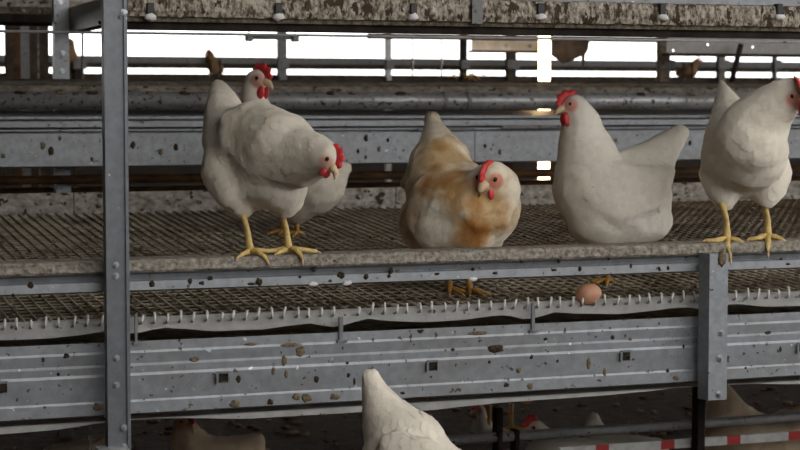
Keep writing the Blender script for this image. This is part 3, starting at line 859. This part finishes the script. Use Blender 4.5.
from mathutils.bvhtree import BVHTree
def plumage(me, off, root, hd, T, mat, count, sp):
    """overlapping feathers laid along the body from head to tail, following its surface"""
    vs_ = [v.co + off for v in me.vertices]
    bv = BVHTree.FromPolygons(vs_, [tuple(p.vertices) for p in me.polygons])
    rnd = random.Random(len(vs_) + count)
    ar = [p.area for p in me.polygons]
    picks = rnd.choices(range(len(ar)), weights=ar, k=count)
    H, hr = hd
    flow0 = (T - H).normalized()
    span = (T - H).length
    verts, faces, tint = [], [], []
    for pi in picks:
        p = me.polygons[pi]
        c = p.center + off; n = p.normal.copy()
        dh = (c - H).length
        if dh < hr * 1.25: continue
        k = min(1.0, (dh - hr * 1.2) / .13)
        fl = flow0 * (.55 + .45 * k) + Vector((0, 0, -.75)) * max(0.0, 1 - (c - T).length / .10 * .0) * (1 - .6 * max(0.0, 1 - (c - T).length / .14))
        if (c - T).length < .13: fl = (T - c) * 3 + flow0 * .6
        fl += Vector((rnd.uniform(-.18, .18), rnd.uniform(-.18, .18), rnd.uniform(-.18, .18)))
        d = fl - n * fl.dot(n)
        if d.length < .05: continue
        d.normalize(); sd = n.cross(d)
        L = (.011 + .022 * k) * rnd.uniform(.8, 1.2); W = (.0045 + .0075 * k) * rnd.uniform(.85, 1.15)
        if (c - T).length < .07: L *= .8; W *= .7
        b0 = len(verts); kk = .12 + .42 * k
        shade = rnd.uniform(.93, 1.04)
        for s_, w_, up in ((0, .7, -.0015), (.45, 1.0, .0006 * kk), (.8, .86, .0016 * kk), (1.0, .42, .0024 * kk)):
            for q in (-1, 0, 1):
                pos = c + d * (L * s_) + sd * (W * w_ * q)
                co, nn, _, _ = bv.find_nearest(pos)
                if co is None: co, nn = pos, n
                lim = pos.lerp(co, .92)
                verts.append(lim + nn * (up + (.0008 * kk if q == 0 else 0)))
                tint.append(shade)
        for a in range(3):
            for q in range(2):
                i0 = b0 + a * 3 + q
                faces.append((i0, i0 + 1, i0 + 4, i0 + 3))
    m2 = bpy.data.meshes.new('plumage'); m2.from_pydata(verts, [], faces)
    paint(m2, Vector((0, 0, 0)), sp)
    at = m2.color_attributes['tint']
    for i, t in enumerate(tint):
        cc = at.data[i].color; at.data[i].color = (cc[0] * t, cc[1] * t, cc[2] * t, 1)
    o = link_mesh('plumage', m2, mat, root, None, True)
    o['kind'] = 'stuff'
    return o

def hen(name, label, base, D, chains, head=None, wings=(), legs=(), mat=None, legmat='leg', spots=(), vox=.0052, group='white hens', parts=True, cat='hen', nf=0, tail=None):
    root = thing(name, label, cat, base, group)
    S = D / F
    bm = bmesh.new()
    for c in chains: ball_chain(bm, [(a, b, d, q + 1.2) for a, b, d, q in c], D)
    for wch in wings:
        for c in wch['chains']: ball_chain(bm, c, D, (wch.get('flat', .3), wch.get('n', (0, 0, 1))))
    sp = [(PD(a, b, D + c), r * S, cl) for a, b, c, r, cl in spots]
    if head:
        H = PD(head['p'][0], head['p'][1], D + head['p'][2]); r = head['r'] * S
        f = cam_vec(head['fwd']); u = cam_vec(head.get('up', (0, 1, 0)))
        l = u.cross(f).normalized(); u = f.cross(l).normalized()
        R3 = Matrix((f, l, u)).transposed(); R4 = Matrix.Translation(H) @ R3.to_4x4()
        hp = lambda x, y, z: H + R3 @ Vector((x, y, z)) * r
        add_ball(bm, H, r, (1.08, .88, .95), R3)
        add_ball(bm, hp(.55, 0, -.12), r, (.62, .55, .58), R3)
        for s in (-1, 1):
            sp.append((hp(.52, s * .62, -.05), r * .62, head.get('face', (.93, .58, .55))))
    me = remesh(bm, vox); ruffle(me)
    paint(me, Vector((0, 0, 0)), sp)
    bo = link_mesh('body', me, mat, root, None, True); bodyme = me; bodyoff = wloc(bo)
    if nf:
        T = PD(tail[0], tail[1], D + tail[2]) if tail else PD(*chains[0][0][:2], D + chains[0][0][2])
        hd = (H, r) if head else (PD(*chains[-1][-1][:2], D), .02)
        plumage(bodyme, bodyoff, root, hd, T, mat, nf, sp)
    if head:
        # comb: a serrated blade over the skull
        bm = bmesh.new()
        n = 25
        cs = head.get('comb', 1.0)
        ring = {1: [], -1: []}
        a0, a1 = math.radians(8), math.radians(128)
        for sgn in (1, -1):
            lo, mid, hi = [], [], []
            for i in range(n):
                t = i / (n - 1); a = a0 + (a1 - a0) * t
                env = math.sin(math.pi * min(1, .16 + t * .84)) ** .6
                spike = .35 * abs(math.sin(t * math.pi * 4.5)) ** .7
                h = .92 + cs * (.42 + spike) * env
                rad = lambda k: Vector((math.cos(a) * k * 1.12, 0, math.sin(a) * k))
                wig = head.get('flop', .0) * (h - .9)
                lo.append(rad(.80) + Vector((0, .17 * sgn, 0)))
                mid.append(rad(.80 + (h - .80) * .6) + Vector((0, .12 * sgn + wig * .5, 0)))
                hi.append(rad(h) + Vector((0, .05 * sgn + wig, 0)))
            ring[sgn] = [[bm.verts.new(R4 @ (p * r)) for p in arr] for arr in (lo, mid, hi)]
        for sgn in (1, -1):
            g = ring[sgn]
            for a, b in zip(g, g[1:]):
                for i in range(n - 1): bm.faces.new((a[i], a[i + 1], b[i + 1], b[i]))
        A, B = ring[1], ring[-1]
        for i in range(n - 1):
            bm.faces.new((A[2][i], A[2][i + 1], B[2][i + 1], B[2][i])); bm.faces.new((A[0][i], A[0][i + 1], B[0][i + 1], B[0][i]))
        for i in (0, n - 1):
            for k in (0, 1): bm.faces.new((A[k][i], A[k + 1][i], B[k + 1][i], B[k][i]))
        bm_obj('comb', bm, M['comb'], root, None, True)
        bm = bmesh.new()
        add_tube(bm, [hp(.80, 0, -.02), hp(1.15, 0, -.02), hp(1.5, 0, -.14), hp(1.78, 0, -.36), hp(1.86, 0, -.50)], [r * .40, r * .33, r * .22, r * .10, r * .02], 12)
        bm_obj('beak', bm, M['beak'], root, None, True)
        ws = head.get('wattle', 1.0)
        for s in (-1, 1):
            bm = bmesh.new()
            add_ball(bm, hp(.86, s * .30, -.58 - .30 * ws), r, (.36 * ws, .20, .50 * ws), R3); bm_obj('wattle', bm, M['wattle'], root, None, True)
            bm = bmesh.new(); add_ball(bm, hp(.52, s * .70, .16), r * .17, (1, .8, 1), R3); bm_obj('eye', bm, M['eye'], root, None, True)
    for lg in legs:
        bm = bmesh.new()
        add_tube(bm, lg['shank'][0], lg['shank'][1], 10)
        o = bm_obj('leg', bm, M[legmat], root, None, True)
        for tpts in lg['toes']:
            bm = bmesh.new()
            n = len(tpts)
            add_tube(bm, tpts, [lg['tr'] * (1.15 - .55 * i / (n - 1)) for i in range(n)], 8)
            q = bm_obj('toe', bm, M[legmat], o, None, True)
            d = (Vector(tpts[-1]) - Vector(tpts[-2])).normalized()
            bm = bmesh.new(); e = Vector(tpts[-1])
            add_tube(bm, [e - d * .003, e + d * .004 + Vector((0, 0, -.001)), e + d * .009 + Vector((0, 0, -.004))], [lg['tr'] * .55, lg['tr'] * .4, lg['tr'] * .08], 6)
            bm_obj('claw', bm, M['claw'], o, None, True)
    return root

def rail_leg(top, ankle, toes, Y, rpx=3.7):
    """leg standing on the perch rail; all pixels, toes with their own plane"""
    D = DY(ankle[0], Y); S = D / F
    t = PY(top[0], top[1], Y + .0); a = PY(ankle[0], ankle[1], Y)
    m = t.lerp(a, .5)
    sh = ([t + Vector((0, .03, .012)), t + Vector((0, .010, 0)), m, a.lerp(t, .18), a, a - Vector((0, 0, .006))], [rpx * S * 1.15, rpx * S, rpx * S * .85, rpx * S * 1.0, rpx * S * 1.1, rpx * S * .9])
    tl = []
    for tp in toes:
        pts = [a - Vector((0, 0, .003))] + [PY(x, y, yy) for x, y, yy in tp]
        tl.append(pts)
    return dict(shank=sh, toes=tl, tr=rpx * S * .78)
def floor_leg(top, foot, heading, zfun, r=.0062, L=.045, back=True):
    foot = Vector(foot); top = Vector(top)
    a = foot + Vector((0, 0, .010))
    sh = ([top, top.lerp(a, .5), a, a - Vector((0, 0, .004))], [r * 1.2, r * .9, r * 1.05, r * .9])
    tl = []
    for k, (da, ll) in enumerate(((0, 1), (38, .85), (-38, .85), (180, .5))):
        h = heading + math.radians(da)
        d = Vector((math.cos(h), math.sin(h), 0))
        p = []
        for s, z in ((.0, .008), (.4, .009), (.75, .006), (1, .004)):
            q = foot + d * (L * ll * s); p.append(Vector((q.x, q.y, zfun(q.y) + z)))
        tl.append(p)
    return dict(shank=sh, toes=tl, tr=r * .75)

W1 = feathers('feathers_grey_white', (0.78, 0.705, 0.585), .12, (0.42, 0.36, 0.28), 0, .5)
W2 = feathers('feathers_soiled', (0.82, 0.72, 0.56), .56, (0.44, 0.27, 0.125), 3, .4)
W3 = feathers('feathers_clean', (0.84, 0.775, 0.665), .08, (0.55, 0.45, 0.32), 5, .3)
W4 = feathers('feathers_cream', (0.84, 0.765, 0.64), .12, (0.55, 0.43, 0.28), 8, .3)
W5 = feathers('feathers_warm_lit', (0.84, 0.66, 0.46), .3, (0.40, 0.25, 0.12), 12, .5)  # tan carries the warm lamp light on the pen hens
W6 = feathers('feathers_brown', (0.26, 0.16, 0.08), .3, (0.12, 0.07, 0.035), 15, .5)

# hen on the rail, left, bending to the right
yl = YF + .02
D1 = DY(268, yl)
g1 = rail_leg((244, 212), (250, 249), [[(243, 254, yl - .01), (237.5, 257.5, yl - .03)], [(258, 252.5, yl - .015), (264, 256, yl - .032), (267.5, 261.5, yl - .036)], [(262, 250.5, yl + .005), (277, 251.5, yl + .0)], [(254, 251.5, yl + .02), (259, 252.5, yl + .03)]], yl)
g2 = rail_leg((283, 210), (288.5, 247), [[(280, 252, yl - .005), (275.5, 254.5, yl - .015)], [(296, 250.5, yl - .015), (300.5, 254.5, yl - .032), (302, 260, yl - .036)], [(302, 249.5, yl + .0), (317, 251.3, yl - .005)], [(276, 250.3, yl + .01), (262, 250.8, yl + .01)]], yl)
hen('hen', 'white hen standing on the perch rail bending its head down to the right', PZ(268, 252, RAILZ), D1,
    [[(219, 88, .15, 8), (222, 101, .14, 15), (226, 118, .11, 22), (234, 140, .08, 32)],
     [(236, 140, .08, 33), (256, 142, .03, 41), (281, 150, -.04, 38), (300, 159, -.08, 28)],
     [(300, 157, -.08, 29), (316, 156, -.12, 21), (326, 157, -.15, 14)],
     [(224, 158, .05, 20), (228, 172, .02, 26), (236, 192, .0, 20), (243, 208, .0, 10)],
     [(284, 182, -.02, 24), (288, 198, .0, 16), (285, 208, .0, 9)],
     [(250, 178, .02, 32), (275, 178, -.02, 30)]],
    dict(p=(327, 158, -.155), r=13, fwd=(.50, -.72, .48), up=(.75, .55, .25), comb=.7, wattle=.7, flop=.0),
    [dict(chains=[[(229, 120, -.005, 10), (242, 136, -.03, 24), (262, 152, -.06, 27), (282, 168, -.09, 16)]], flat=.34, n=(-.25, .25, 1))],
    [g1, g2], W1, 'leg', [(250, 125, -.05, 34, (.86, .84, .80)), (228, 192, -.1, 30, (1.08, 1.1, 1.16)), (292, 196, -.08, 22, (1.08, 1.1, 1.16))], nf=2600)

# soiled hen behind the rail
ft = [PF(450, 293), PF(470, 294)]
D2 = (PF(458, 293) - CAM).dot(FWD)
lg = []
for f_ in ft:
    lg.append(floor_leg(f_ + Vector((-.01, .02, .12)), f_, math.radians(-75), floor_z))
hen('hen', 'cream hen with brown-soiled feathers looking round from behind the perch rail', (PF(458, 293)), D2,
    [[(432, 118, .14, 6.5), (434, 128, .13, 9), (438, 146, .10, 19), (442, 164, .08, 30)],
     [(438, 168, .08, 31), (446, 192, .03, 40), (464, 206, -.01, 42), (482, 208, -.06, 38)],
     [(432, 222, .01, 33), (445, 230, .0, 36), (470, 228, -.02, 36)],
     [(484, 204, -.08, 36), (493, 190, -.10, 27), (494, 180, -.12, 18)],
     [(420, 176, .10, 14), (406, 184, .12, 5)],
     [(438, 200, -.035, 28), (456, 206, -.065, 32), (474, 210, -.095, 31)], [(446, 226, -.05, 32), (468, 226, -.08, 30)]],
    dict(p=(491, 176, -.145), r=14.5, fwd=(-.52, -.58, .62), up=(-.30, .75, .55), comb=.40, wattle=.95, flop=-.2, face=(.9, .42, .38)),
    [dict(chains=[[(424, 170, .03, 12), (440, 182, -.02, 24), (462, 196, -.06, 28), (478, 206, -.085, 18)]], flat=.34, n=(-.2, .3, 1)),
     dict(chains=[[(416, 216, -.01, 16), (430, 216, -.06, 26), (446, 230, -.075, 20)]], flat=.45, n=(-.4, 0, 1))],
    lg, W2, 'leg_ochre', [(440, 160, -.0, 30, (.74, .57, .37)), (455, 190, -.09, 26, (.74, .57, .38)), (490, 218, -.17, 28, (.80, .63, .43)), (470, 228, -.12, 22, (.8, .64, .45)), (442, 182, -.07, 24, (.74, .57, .38)), (462, 196, -.13, 22, (.80, .64, .45)), (436, 205, -.12, 9, (1.15, 1.2, 1.25)), (478, 236, -.16, 18, (.85, .7, .5)), (425, 222, -.1, 34, (1.0, 1.02, 1.06)), (505, 185, -.1, 20, (1.02, 1.05, 1.1)), (440, 148, .03, 12, (.7, .55, .36))], nf=2600)

# clean hen facing left behind the rail
f0 = PF(607, 284)
D3 = (PF(612, 286) - CAM).dot(FWD)
lg = [floor_leg(f0 + Vector((.0, .0, .13)), f0, math.radians(205), floor_z), floor_leg(PF(632, 272) + Vector((0, 0, .13)), PF(632, 272), math.radians(170), floor_z)]
hen('hen', 'clean white hen facing left behind the perch rail with tail raised', f0, D3,
    [[(575, 107, -.02, 12), (581, 122, -.01, 18.5), (583, 140, .0, 24), (588, 160, .0, 31), (592, 186, .0, 39)],
     [(592, 190, .0, 39), (612, 200, .01, 44), (634, 196, .04, 38)],
     [(600, 212, .0, 36), (634, 214, .02, 30), (648, 218, .03, 24)],
     [(630, 182, .05, 34), (648, 166, .08, 24), (661, 152, .10, 17), (672, 141, .12, 12), (680, 133, .13, 8)],
     [(650, 178, .08, 20), (662, 170, .1, 10)]],
    dict(p=(573, 106, -.02), r=12, fwd=(-.9, -.22, .35), up=(-.3, 1, 0), comb=.85, wattle=1.35, face=(.88, .42, .40)),
    [dict(chains=[[(602, 184, -.058, 28), (618, 192, -.062, 31), (640, 190, -.045, 25), (659, 179, .0, 14), (669, 170, .03, 7)]], flat=.42, n=(.12, .15, 1))],
    lg, W3, 'leg_ochre', [(650, 222, -.03, 28, (1.06, 1.08, 1.12)), (575, 200, -.07, 24, (.96, .95, .93))], nf=2600, tail=(682, 131, .13))

# hen at the right edge facing the camera
D4 = DY(747, yl)
g1 = rail_leg((725, 203), (727, 237), [[(715, 240.5, yl - .01), (705, 240.5, yl - .012)], [(728, 247, yl - .03), (729.5, 254, yl - .038), (730.5, 260, yl - .040)], [(738, 240, yl - .012), (746, 245, yl - .022)], [(728, 239, yl + .02), (730, 239, yl + .035)]], yl)
g2 = rail_leg((766, 200), (768, 234), [[(758, 238, yl - .01), (748.5, 239.5, yl - .012)], [(768, 243, yl - .03), (768, 248, yl - .037), (768, 253.5, yl - .040)], [(779, 238, yl - .012), (787, 243, yl - .024)], [(769, 237, yl + .02), (771, 237, yl + .035)]], yl)
hen('hen', 'white hen at the right edge standing on the perch rail facing the viewer', PZ(747, 240, RAILZ), D4,
    [[(722, 83, .20, 2.5), (724, 92, .19, 6), (728, 108, .16, 15), (736, 132, .11, 28)],
     [(738, 140, .09, 34), (744, 154, .03, 42), (748, 150, -.04, 40), (751, 140, -.08, 35)],
     [(754, 130, -.08, 33), (768, 112, -.10, 25), (783, 99, -.12, 19), (796, 93, -.135, 15), (803, 94, -.145, 12)],
     [(724, 172, .02, 24), (724, 186, .01, 18), (726, 200, .0, 9)],
     [(768, 172, .02, 23), (769, 186, .01, 17), (767, 198, .0, 9)],
     [(746, 172, .02, 26)]],
    dict(p=(800, 94, -.15), r=13, fwd=(.05, -.35, .92), up=(-.25, 1, .3), comb=.9, wattle=1.2, flop=-.3, face=(.85, .38, .36)),
    [dict(chains=[[(712, 136, .03, 12), (711, 156, .02, 16), (716, 176, .03, 10)]], flat=.4, n=(-.9, 0, .4)), dict(chains=[[(779, 132, .02, 11), (780, 152, .01, 15), (777, 172, .03, 10)]], flat=.4, n=(.9, 0, .4))],
    [g1, g2], W4, 'leg', [(744, 190, -.05, 22, (1.02, 1.04, 1.08))], nf=2600)

# hen standing farther back, head above the bending hen
f0 = PF(297, 236); f1 = PF(283, 234)
D5 = (f0 - CAM).dot(FWD)
hen('hen', 'white hen farther back whose red-faced head rises above the bending hen', f0, D5,
    [[(256, 82, .0, 11), (253, 96, .0, 12), (256, 112, .0, 16), (266, 135, .0, 24)],
     [(268, 140, .0, 27), (290, 166, .0, 33), (312, 184, .0, 31)],
     [(318, 184, .0, 27), (334, 174, .0, 13), (347, 167, .01, 4)],
     [(300, 200, .0, 20), (297, 214, .0, 9)]],
    dict(p=(257, 80, -.01), r=12, fwd=(.78, -.2, .55), up=(0.1, 1, 0), comb=.9, wattle=1.2, face=(.80, .46, .44)),
    [], [floor_leg(f0 + Vector((0, 0, .10)), f0, math.radians(200), floor_z), floor_leg(f1 + Vector((0, 0, .10)), f1, math.radians(200), floor_z)], W1, 'leg_ochre', nf=1600, tail=(347, 167, .01))

# hen in front below the channel, only back and tail in view
D6 = 3.22
p = PD(425, 500, D6)
zf = lambda y: 0.0
hen('hen', 'white hen in the foreground with its upright tail against the folded channel', (p.x, p.y, 0), D6,
    [[(371, 377, .02, 8.5), (375, 390, .02, 12), (382, 408, .01, 19), (392, 428, .0, 29), (408, 452, -.02, 42)],
     [(400, 458, -.02, 38), (418, 485, -.03, 53), (446, 508, -.04, 55), (472, 524, -.05, 44)],
     [(480, 522, -.05, 36), (505, 520, -.06, 23), (520, 528, -.07, 17)],
     [(400, 520, .03, 34), (402, 560, .03, 16)], [(440, 530, -.08, 34), (440, 565, -.08, 16)]],
    dict(p=(526, 532, -.07), r=15, fwd=(.8, -.6, .2), up=(.5, 1, 0)),
    [dict(chains=[[(396, 448, -.10, 18), (420, 470, -.13, 34), (450, 490, -.14, 26)]], flat=.3, n=(-.1, .4, 1))],
    [floor_leg(PD(402, 565, D6 + .03), (PD(402, 565, D6 + .03).x, PD(402, 565, D6 + .03).y, 0), 0.2, zf), floor_leg(PD(440, 570, D6 - .08), (PD(440, 570, D6 - .08).x, PD(440, 570, D6 - .08).y, 0), 0.2, zf)], W4, 'leg', vox=.006, nf=2200)

# hens in the lower pen (feet on the litter, mostly hidden)
def pen_hen(label, D, chains, mat, head=None, feet=None, leg=True):
    c = chains[-1][-1] if feet is None else feet
    p = PD(c[0], c[1], D)
    legs = []
    if leg:
        for dx in (-.035, .035):
            q = Vector((p.x + dx, p.y, 0)); legs.append(floor_leg(Vector((q.x, q.y, max(.08, p.z - .02))), q, -.5, zf))
    return hen('hen', label, (p.x, p.y, 0), D, chains, head, [], legs, mat, 'leg_ochre', vox=.0075, group='hens in the lower pen', nf=500)
pen_hen('hen coloured lamp-lit tan in the lower pen behind the short bracket', 4.85,
    [[(722, 394, .0, 11), (723, 402, .0, 16), (728, 420, .0, 24), (745, 450, .0, 40)], [(745, 452, 0, 38), (775, 454, 0, 41), (805, 438, 0, 33), (822, 412, 0, 17), (832, 395, 0, 8)]], W5,
    dict(p=(720, 391, -.01), r=11, fwd=(-.7, -.1, -.6)), (765, 490))
pen_hen('hen coloured lamp-lit tan with raised neck low in the dark, right of the tall upright', 4.25,
    [[(184, 424, .0, 10), (187, 440, .0, 17), (200, 462, .0, 28)], [(200, 470, 0, 34), (225, 474, 0, 38), (245, 455, 0, 20), (258, 440, 0, 7)]], W5,
    dict(p=(184, 421, -.01), r=11, fwd=(.6, -.3, .7)), (222, 500))
pen_hen('hen back coloured lamp-lit tan showing low in the dark at the left of the tall upright', 4.3,
    [[(60, 470, 0, 26), (84, 468, 0, 28), (98, 452, 0, 12), (104, 440, 0, 5)]], W5, None, (75, 480))
pen_hen('pale hen with red comb facing left above the lower pipe', 4.75,
    [[(536, 428, 0, 8), (541, 438, 0, 12), (550, 455, 0, 24)], [(552, 460, 0, 28), (580, 464, 0, 26), (600, 450, 0, 9)]], W4,
    dict(p=(534, 428, -.01), r=9, fwd=(-.8, -.1, .5)), (562, 480))
pen_hen('pale hen low in the pen showing a rounded upright tail', 4.95,
    [[(594, 419, 0, 6), (594, 428, 0, 8), (600, 444, 0, 17)], [(605, 456, 0, 26), (635, 462, 0, 27), (655, 452, 0, 14)]], W4, None, (622, 478))
pen_hen('small pale hen deep in the pen with only its head top showing', 5.4,
    [[(480, 410.5, 0, 5), (480, 420, 0, 7), (486, 440, 0, 16)], [(490, 448, 0, 22), (512, 452, 0, 20)]], W4, dict(p=(480, 411, 0), r=6.5, fwd=(-.8, 0, .5)), (500, 465))

# dark hens far back on the lowest far rail
def far_hen(label, chains, foot, head=None):
    D = DY(foot[0], YA - .07)
    z = ZR(75.2, YA - .08)
    b = PY(foot[0], 80, YA - .07); b.z = z
    legs = []
    for dx in (-.02, .02):
        legs.append(dict(shank=([b + Vector((dx, .01, .06)), b + Vector((dx, .01, .004))], [.005, .004]), toes=[[b + Vector((dx, .01, .004)), b + Vector((dx - .01, -.012, .004)), b + Vector((dx - .012, -.02, -.003))]], tr=.004))
    return hen('hen', label, b, D, chains, head, [], legs, W6, 'rust', vox=.009, group='dark hens on the far rail')
far_hen('brown hen silhouette far back left of the red-faced head', [[(209.5, 54.5, 0, 4), (211, 60, 0, 4), (213, 66, 0, 6), (217, 69, 0, 7)]], (216, 76), dict(p=(209.5, 54.5, 0), r=4.2, fwd=(-.6, 0, .7), comb=.5, wattle=.4))
far_hen('brown hen silhouette far back against the rear upright', [[(70, 43, 0, 4), (69, 52, 0, 6), (70, 64, 0, 10), (74, 70, 0, 9)], [(66, 66, 0, 10)]], (70, 76), dict(p=(69.5, 43, 0), r=4.2, fwd=(.4, 0, .7), comb=.4, wattle=.4))
far_hen('dark hen silhouette far back below the hanging plate', [[(697, 61, 0, 2.5), (694, 66, 0, 4), (690, 71, 0, 7), (684, 72, 0, 5), (677, 74, 0, 2)]], (689, 76), dict(p=(698, 60.5, 0), r=3, fwd=(.8, 0, .5), comb=.5, wattle=.4))
